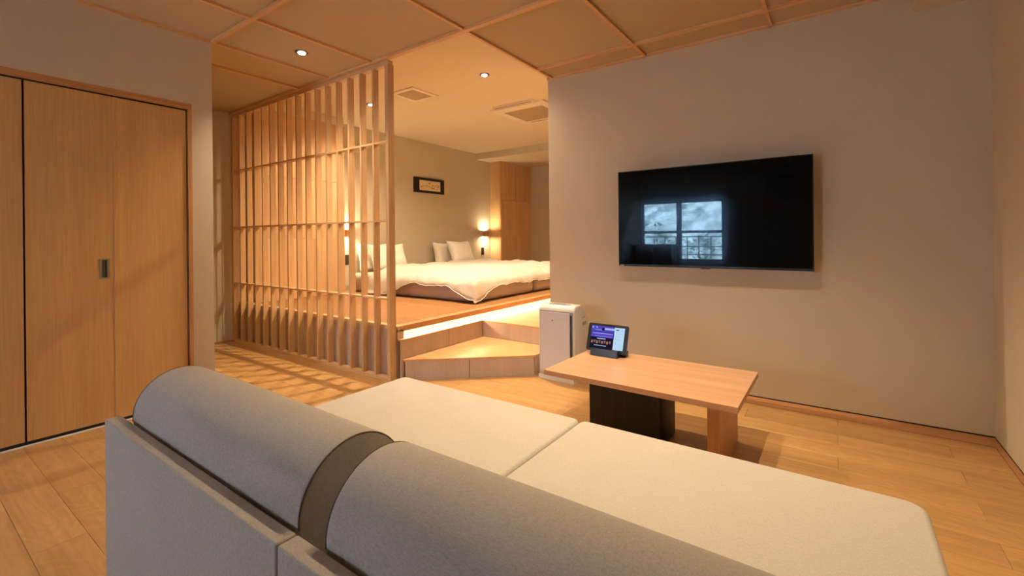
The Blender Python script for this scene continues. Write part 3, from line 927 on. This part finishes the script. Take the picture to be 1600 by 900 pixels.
# ------------------------------------------------------------------ low table
tb = thing('low_table', (-0.82, 2.42, 0), 'low wooden table with one black block leg and one plank leg', 'table')
bm = bmesh.new()
add_prism(bm, [(-1.306, 2.128), (-0.343, 2.100), (-0.343, 2.708), (-1.292, 2.716)], 0.334, 0.36)
build('tabletop', bm, M['table'], tb, bevel=0.002)
box('plank_leg', -0.484, -0.432, 2.19, 2.637, 0.0, 0.334, M['table_leg'], tb, bevel=0.002)
bl = rounded_box('block_leg', -1.124, -0.727, 2.301, 2.555, 0.0, 0.3335, M['black_wood'], tb, 0.012, 3)
tag(bl, 'black stained block leg')

# ------------------------------------------------------------------ tablet on stand
tabl = thing('tablet', (-1.145, 2.59, 0.36), 'black tablet showing a purple page in a stand on the table', 'tablet')
lean = math.radians(20)
TB = Vector((-1.145, 2.574, 0.384))
ux, uz = Vector((1, 0.0, 0)), Vector((0, math.sin(lean), math.cos(lean)))
un = Vector((0, -math.cos(lean), math.sin(lean)))
TW, TH = 0.258, 0.168
def slab(name, u0, u1, v0, v1, d0, d1, mat, parent, bevel=0.0):
    bm = bmesh.new()
    vs = add_box(bm, u0, u1, v0, v1, d0, d1)
    if bevel:
        ed = [e for e in bm.edges if abs(e.verts[0].co.z - e.verts[1].co.z) > 1e-6]
        bmesh.ops.bevel(bm, geom=ed, offset=bevel, segments=4, affect='EDGES', profile=0.5)
    for v_ in bm.verts:
        c = v_.co.copy()
        v_.co = TB + ux * c.x + uz * c.y + un * c.z
    return build(name, bm, mat, parent, smooth=False)
slab('tablet_body', -TW / 2, TW / 2, 0, TH, -0.009, 0, M['black'], tabl, 0.012)
scr = slab('screen', -TW / 2 + 0.022, TW / 2 - 0.022, 0.016, TH - 0.014, 0.0003, 0.0006, M['screen_dark'], tabl)
SX, SW_ = -TW / 2 + 0.022, TW - 0.044
SY, SH = 0.016, TH - 0.030
def ui(name, a, b, c, d, mat, lv=1):
    slab(name, SX + SW_ * a, SX + SW_ * b, SY + SH * c, SY + SH * d, 0.0006, 0.0006 + 0.0003 * lv, M[mat], scr)
ui('page_banner', 0.0, 0.70, 0.74, 1.0, 'screen_purple')
ui('page_band', 0.0, 0.68, 0.50, 0.72, 'screen_purple')
ui('page_band', 0.05, 0.66, 0.64, 0.70, 'screen_lilac', 2)
ui('page_band', 0.12, 0.40, 0.80, 0.84, 'screen_lilac', 2)
ui('page_band', 0.12, 0.64, 0.53, 0.56, 'screen_lilac', 2)
ui('page_title', 0.40, 0.70, 0.84, 0.93, 'screen_pale', 2)
ui('page_icon', 0.32, 0.40, 0.80, 0.92, 'screen_dark', 3)
ui('page_icon', 0.02, 0.06, 0.88, 0.96, 'screen_pale', 2)
ui('page_icon', 0.14, 0.18, 0.90, 0.96, 'screen_pale', 2)
ui('side_panel', 0.70, 1.0, 0.02, 0.99, 'screen_white')
for k, (a, b, c) in enumerate(((0.75, 0.83, 0.86), (0.85, 0.97, 0.86), (0.74, 0.92, 0.72), (0.74, 0.88, 0.60), (0.74, 0.9, 0.48))):
    ui('text_line', a, b, c, c + (0.045 if k == 0 else 0.018), 'screen_dark' if k == 0 else 'screen_pale', 2)
ui('page_heading', 0.20, 0.46, 0.42, 0.46, 'screen_pale', 2)
ui('page_heading', 0.13, 0.50, 0.12, 0.15, 'screen_pale', 2)
for k in range(8):
    a = 0.03 + k * 0.078
    ui('thumbnail', a, a + 0.05, 0.22 + 0.03 * (k % 2), 0.34 + 0.03 * ((k * 3) % 2), ('screen_amber', 'screen_plum')[k % 2], 2)
sd = thing('tablet_stand', (-1.145, 2.58, 0.36), 'black speaker dock holding the tablet upright on the table', 'stand')
bm = bmesh.new()
pr = [(2.548, 0.3605), (2.555, 0.403), (2.571, 0.403), (2.571, 0.379), (2.605, 0.379), (2.63, 0.395), (2.64, 0.3605)]
for x in (-1.232, -1.058):
    pass
lo = [bm.verts.new((-1.232, y_, z_)) for y_, z_ in pr]; hi = [bm.verts.new((-1.058, y_, z_)) for y_, z_ in pr]
bm.faces.new(lo); bm.faces.new(hi[::-1])
for i in range(len(pr)):
    bm.faces.new((lo[i], hi[i], hi[(i + 1) % len(pr)], lo[(i + 1) % len(pr)]))
build('dock_body', bm, M['black'], sd, bevel=0.0015)
box('rear_speaker', -1.21, -1.03, 2.612, 2.65, 0.3605, 0.392, M['black'], sd, bevel=0.006)

# ------------------------------------------------------------------ sofa (two units) and bolsters
SZ, SY0, SY1 = 0.38, 0.452, 1.588
def cushion(bm, x0, x1, y0, y1, z0, z1, rads, er, seg=6):
    # rads: corner radii for (x0,y0), (x1,y0), (x1,y1), (x0,y1); er: rounded upper and lower rim
    cs = [(x0, y0, 1, 1, 180), (x1, y0, -1, 1, 270), (x1, y1, -1, -1, 0), (x0, y1, 1, -1, 90)]
    def ring(inset, z):
        out = []
        for (cx, cy, sx, sy, a0), rr in zip(cs, rads):
            rr2 = max(rr - inset, 0.002)
            ox, oy = cx + sx * (inset + rr2), cy + sy * (inset + rr2)
            for k in range(seg + 1):
                a = math.radians(a0 + 90 * k / seg)
                out.append(bm.verts.new((ox + rr2 * math.cos(a), oy + rr2 * math.sin(a), z)))
        return out
    prof = []
    for k in range(5):
        a = math.pi / 2 * k / 4
        prof.append((er * (1 - math.sin(a)), z0 + er * (1 - math.cos(a))))
    for k in range(5):
        a = math.pi / 2 * k / 4
        prof.append((er * (1 - math.cos(a)), z1 - er * (1 - math.sin(a))))
    rings = [ring(i_, z_) for i_, z_ in prof]
    n = len(rings[0])
    for a, b in zip(rings, rings[1:]):
        for i in range(n):
            bm.faces.new((a[i], a[(i + 1) % n], b[(i + 1) % n], b[i]))
    bm.faces.new(rings[0][::-1]); bm.faces.new(rings[-1])
def sofa_unit(x0, x1, r_out, label):
    t = thing('sofa_unit', ((x0 + x1) / 2, 1.0, 0), label, 'sofa', 'matching sofa units')
    bm = bmesh.new()
    cushion(bm, x0 + 0.0015, x1 - 0.0015, SY0 + 0.002, SY1, 0.17, SZ, r_out, 0.016)
    seat = build('seat_cushion', bm, M['sofa'], t, smooth=True, weighted=True)
    # welt along the upper rim
    box('base_frame', x0 + 0.02, x1 - 0.02, SY0 + 0.01, SY1 - 0.03, 0.06, 0.17, M['sofa_back'], t, bevel=0.006)
    for fx in (x0 + 0.08, x1 - 0.08):
        for fy in (SY0 + 0.06, SY1 - 0.09):
            box('foot', fx - 0.025, fx + 0.025, fy - 0.025, fy + 0.025, 0.0, 0.06, M['black'], t)
    bm = bmesh.new()
    add_box(bm, x0 + 0.002, x1 - 0.002, 0.412, 0.452, 0.05, 0.545)
    bmesh.ops.bevel(bm, geom=bm.edges[:], offset=0.005, segments=3, affect='EDGES', profile=0.5)
    bp = build('back_panel', bm, M['sofa_back'], t, smooth=True, weighted=True)
    return t
XS0, XSM, XS1 = -1.806, -0.806, 0.187
sofa_unit(XS0, XSM, (0.02, 0.02, 0.03, 0.03), 'beige sofa unit with panel back, nearer the lattice screen')
sofa_unit(XSM, XS1, (0.02, 0.02, 0.05, 0.03), 'beige sofa unit with panel back, nearer the right wall')

def bolster(x0, x1, label):
    yc, zc, r = 0.589, 0.545, 0.127
    t = thing('bolster_cushion', ((x0 + x1) / 2, yc, SZ), label, 'cushion', 'rounded sofa bolsters')
    prof = []
    for k in range(37):
        a = math.radians(-4 + 188 * k / 36)
        prof.append((yc + r * math.cos(a), zc + r * math.sin(a)))
    prof.append((yc - r * 0.96, SZ + 0.012)); prof.append((yc - r * 0.9, SZ + 0.003)); prof.append((yc + r * 0.9, SZ + 0.003)); prof.append((yc + r * 0.98, SZ + 0.012))
    bm = bmesh.new()
    e = 0.010
    stations = [(x0 + 0.0, 0.965), (x0 + 0.004, 0.988), (x0 + e, 1.0)]
    ns = 14
    for k in range(1, ns):
        stations.append((x0 + e + (x1 - x0 - 2 * e) * k / ns, 1.0 + 0.012 * math.sin(math.pi * k / ns)))
    stations += [(x1 - e, 1.0), (x1 - 0.004, 0.988), (x1, 0.965)]
    rings = []
    for x, sc in stations:
        rings.append([bm.verts.new((x, yc + (py - yc) * sc, (zc + (pz - zc) * sc) if pz > zc else pz)) for py, pz in prof])
    n = len(prof)
    for a, b in zip(rings, rings[1:]):
        for i in range(n):
            bm.faces.new((a[i], a[(i + 1) % n], b[(i + 1) % n], b[i]))
    body = build('bolster_cover', bm, M['sofa_back'], t, smooth=True)
    for x, sg in ((x0, -1), (x1, 1)):
        bm = bmesh.new()
        outer = [bm.verts.new((x, yc + (py - yc) * 0.965, (zc + (pz - zc) * 0.965) if pz > zc else pz)) for py, pz in prof]
        mid = [bm.verts.new((x + sg * 0.006, yc + (py - yc) * 0.6, 0.5 + (pz - 0.5) * 0.6)) for py, pz in prof]
        for i in range(n):
            bm.faces.new((outer[i], outer[(i + 1) % n], mid[(i + 1) % n], mid[i]))
        bm.faces.new(mid)
        build('end_panel', bm, M['sofa_back'], t, smooth=True)
        # piping seam
        bm = bmesh.new()
        rr = 0.0018
        pts = [Vector((x - sg * 0.002, yc + (py - yc) * 0.985, zc + (pz - zc) * 0.985)) for py, pz in prof[:37]]
        ringp = []
        for k, p_ in enumerate(pts):
            rad = Vector((0, p_.y - yc, p_.z - zc)).normalized()
            ringp.append([bm.verts.new(p_ + (rad * math.cos(q) + Vector((1, 0, 0)) * math.sin(q)) * rr) for q in (0, math.pi / 3, 2 * math.pi / 3, math.pi, 4 * math.pi / 3, 5 * math.pi / 3)])
        for a, b in zip(ringp, ringp[1:]):
            for i in range(6):
                bm.faces.new((a[i], a[(i + 1) % 6], b[(i + 1) % 6], b[i]))
        build('seam', bm, M['sofa_seam'], t, smooth=True)
    return t
bolster(-1.742, -0.822, 'rounded grey-beige bolster at the lattice end of the sofa')
bolster(-0.738, 0.160, 'rounded grey-beige bolster at the right wall end of the sofa')

# ------------------------------------------------------------------ window behind the camera, seen in the television
win = thing('window_1', ((WX0 + WX1) / 2, WY, WZ0), kind='structure')
xm0, xm1 = -2.735, -2.640
zm0, zm1 = 1.135, 1.19
yo0, yo1 = WY - 0.07, WY - 0.01
for b in ((WX0, WX0 + 0.04, WZ0, WZ1), (WX1 - 0.04, WX1, WZ0, WZ1), (xm0, xm1, WZ0, WZ1)):
    box('frame_stile', b[0], b[1], yo0, yo1, b[2], b[3], M['alu'], win)
for z0, z1 in ((WZ0, WZ0 + 0.035), (WZ1 - 0.035, WZ1), (zm0, zm1)):
    for a, b in ((WX0 + 0.04, xm0), (xm1, WX1 - 0.04)):
        box('frame_rail', a, b, yo0, yo1, z0, z1, M['alu'], win)
for a, b in ((WX0 + 0.04, xm0), (xm1, WX1 - 0.04)):
    for z0, z1 in ((WZ0 + 0.035, zm0), (zm1, WZ1 - 0.035)):
        box('pane', a, b, WY - 0.042, WY - 0.038, z0, z1, M['glass'], win)
# sideboard below the window
sb = thing('sideboard', (-3.05, -2.95, 0), 'dark wooden sideboard below the window behind the sofa', 'sideboard')
box('body', -3.46, -2.72, -3.17, -2.80, 0.06, 0.88, M['sideboard'], sb)
box('top', -3.48, -2.70, -3.18, -2.78, 0.88, 0.91, M['sideboard'], sb, bevel=0.003)
for a, b in ((-3.45, -3.095), (-3.085, -2.73)):
    dr = box('door', a, b, -2.80, -2.785, 0.08, 0.87, M['sideboard'], sb, bevel=0.002)
    box('knob', (a + b) / 2 - 0.01, (a + b) / 2 + 0.01, -2.784, -2.765, 0.55, 0.57, M['chrome'], dr)
box('plinth', -3.44, -2.74, -3.15, -2.83, 0, 0.06, M['black'], sb)
# landscape picture on the rear wall
pb = thing('landscape_picture', (-0.76, YB, 1.64), 'large framed landscape painting on the rear wall, mirrored in the television', 'picture')
for a in ((-1.13, -0.40, 1.64, 1.70), (-1.13, -0.40, 2.22, 2.28)):
    box('frame_rail', a[0], a[1], YB, YB + 0.03, a[2], a[3], M['sconce_wood'], pb, bevel=0.003)
for a in ((-1.13, -1.07), (-0.46, -0.40)):
    box('frame_stile', a[0], a[1], YB, YB + 0.03, 1.70, 2.22, M['sconce_wood'], pb, bevel=0.003)
box('canvas', -1.07, -0.46, YB, YB + 0.012, 1.70, 2.22, M['leaf'], pb)
# garden outside
rl = thing('balcony_railing', (-2.6, -4.1, 0), 'dark metal balcony railing outside the window', 'railing')
for z in (0.40, 0.66, 0.84, 1.06):
    box('rail', -5.5, 0.3, -4.12, -4.09, z - 0.012, z + 0.012, M['alu'], rl)
for k in range(24):
    x = -5.5 + k * 0.25
    box('baluster', x - 0.01, x + 0.01, -4.115, -4.095, -0.1, 1.06, M['alu'], rl)
bm = bmesh.new()
N = 50
g = []
for i in range(N + 1):
    g.append([])
    for j in range(N + 1):
        x = -22 + 40 * i / N
        yy = -6.5 - 16 * j / N
        z = -2.2 + 13 * (j / N) + 0.7 * noise.noise(Vector((x * 0.5, yy * 0.5, 2))) + 0.25 * noise.noise(Vector((x * 2, yy * 2, 4)))
        g[i].append(bm.verts.new((x, yy, z)))
for i in range(N):
    for j in range(N):
        bm.faces.new((g[i][j], g[i + 1][j], g[i + 1][j + 1], g[i][j + 1]))
hill = build('hillside', bm, M['hill'], None, smooth=True)
tag(hill, 'grassy green hillside rising outside the window', 'hillside', kind='structure')
def shrub(cx, cy, z0, hgt, rad, n, label):
    t = thing('garden_shrub', (cx, cy, z0), label, 'shrub', 'garden shrubs outside the window')
    lathe('stem', [(0.02, 0), (0.012, hgt * 0.7)], M['sideboard'], (cx, cy, z0), t, 8)
    bm = bmesh.new()
    for k in range(n):
        a = random.uniform(0, 6.283); q = random.random() ** 0.5 * rad; zz = z0 + hgt * random.uniform(0.3, 1.0)
        c = Vector((cx + q * math.cos(a), cy + q * math.sin(a), zz))
        d = Vector((math.cos(a), math.sin(a), random.uniform(-0.4, 0.8))).normalized() * random.uniform(0.14, 0.24)
        s = Vector((-math.sin(a), math.cos(a), random.uniform(-0.5, 0.5))).normalized() * 0.035
        vs = [bm.verts.new(c), bm.verts.new(c + d * 0.5 + s), bm.verts.new(c + d), bm.verts.new(c + d * 0.5 - s)]
        bm.faces.new(vs)
    f = build('foliage', bm, M['leaf'], t)
    f['kind'] = 'stuff'
shrub(-3.65, -4.75, -0.6, 2.05, 0.34, 120, 'leafy green shrub outside the left half of the window')
shrub(-2.62, -4.75, -0.6, 1.7, 0.30, 110, 'leafy green shrub outside the right half of the window')
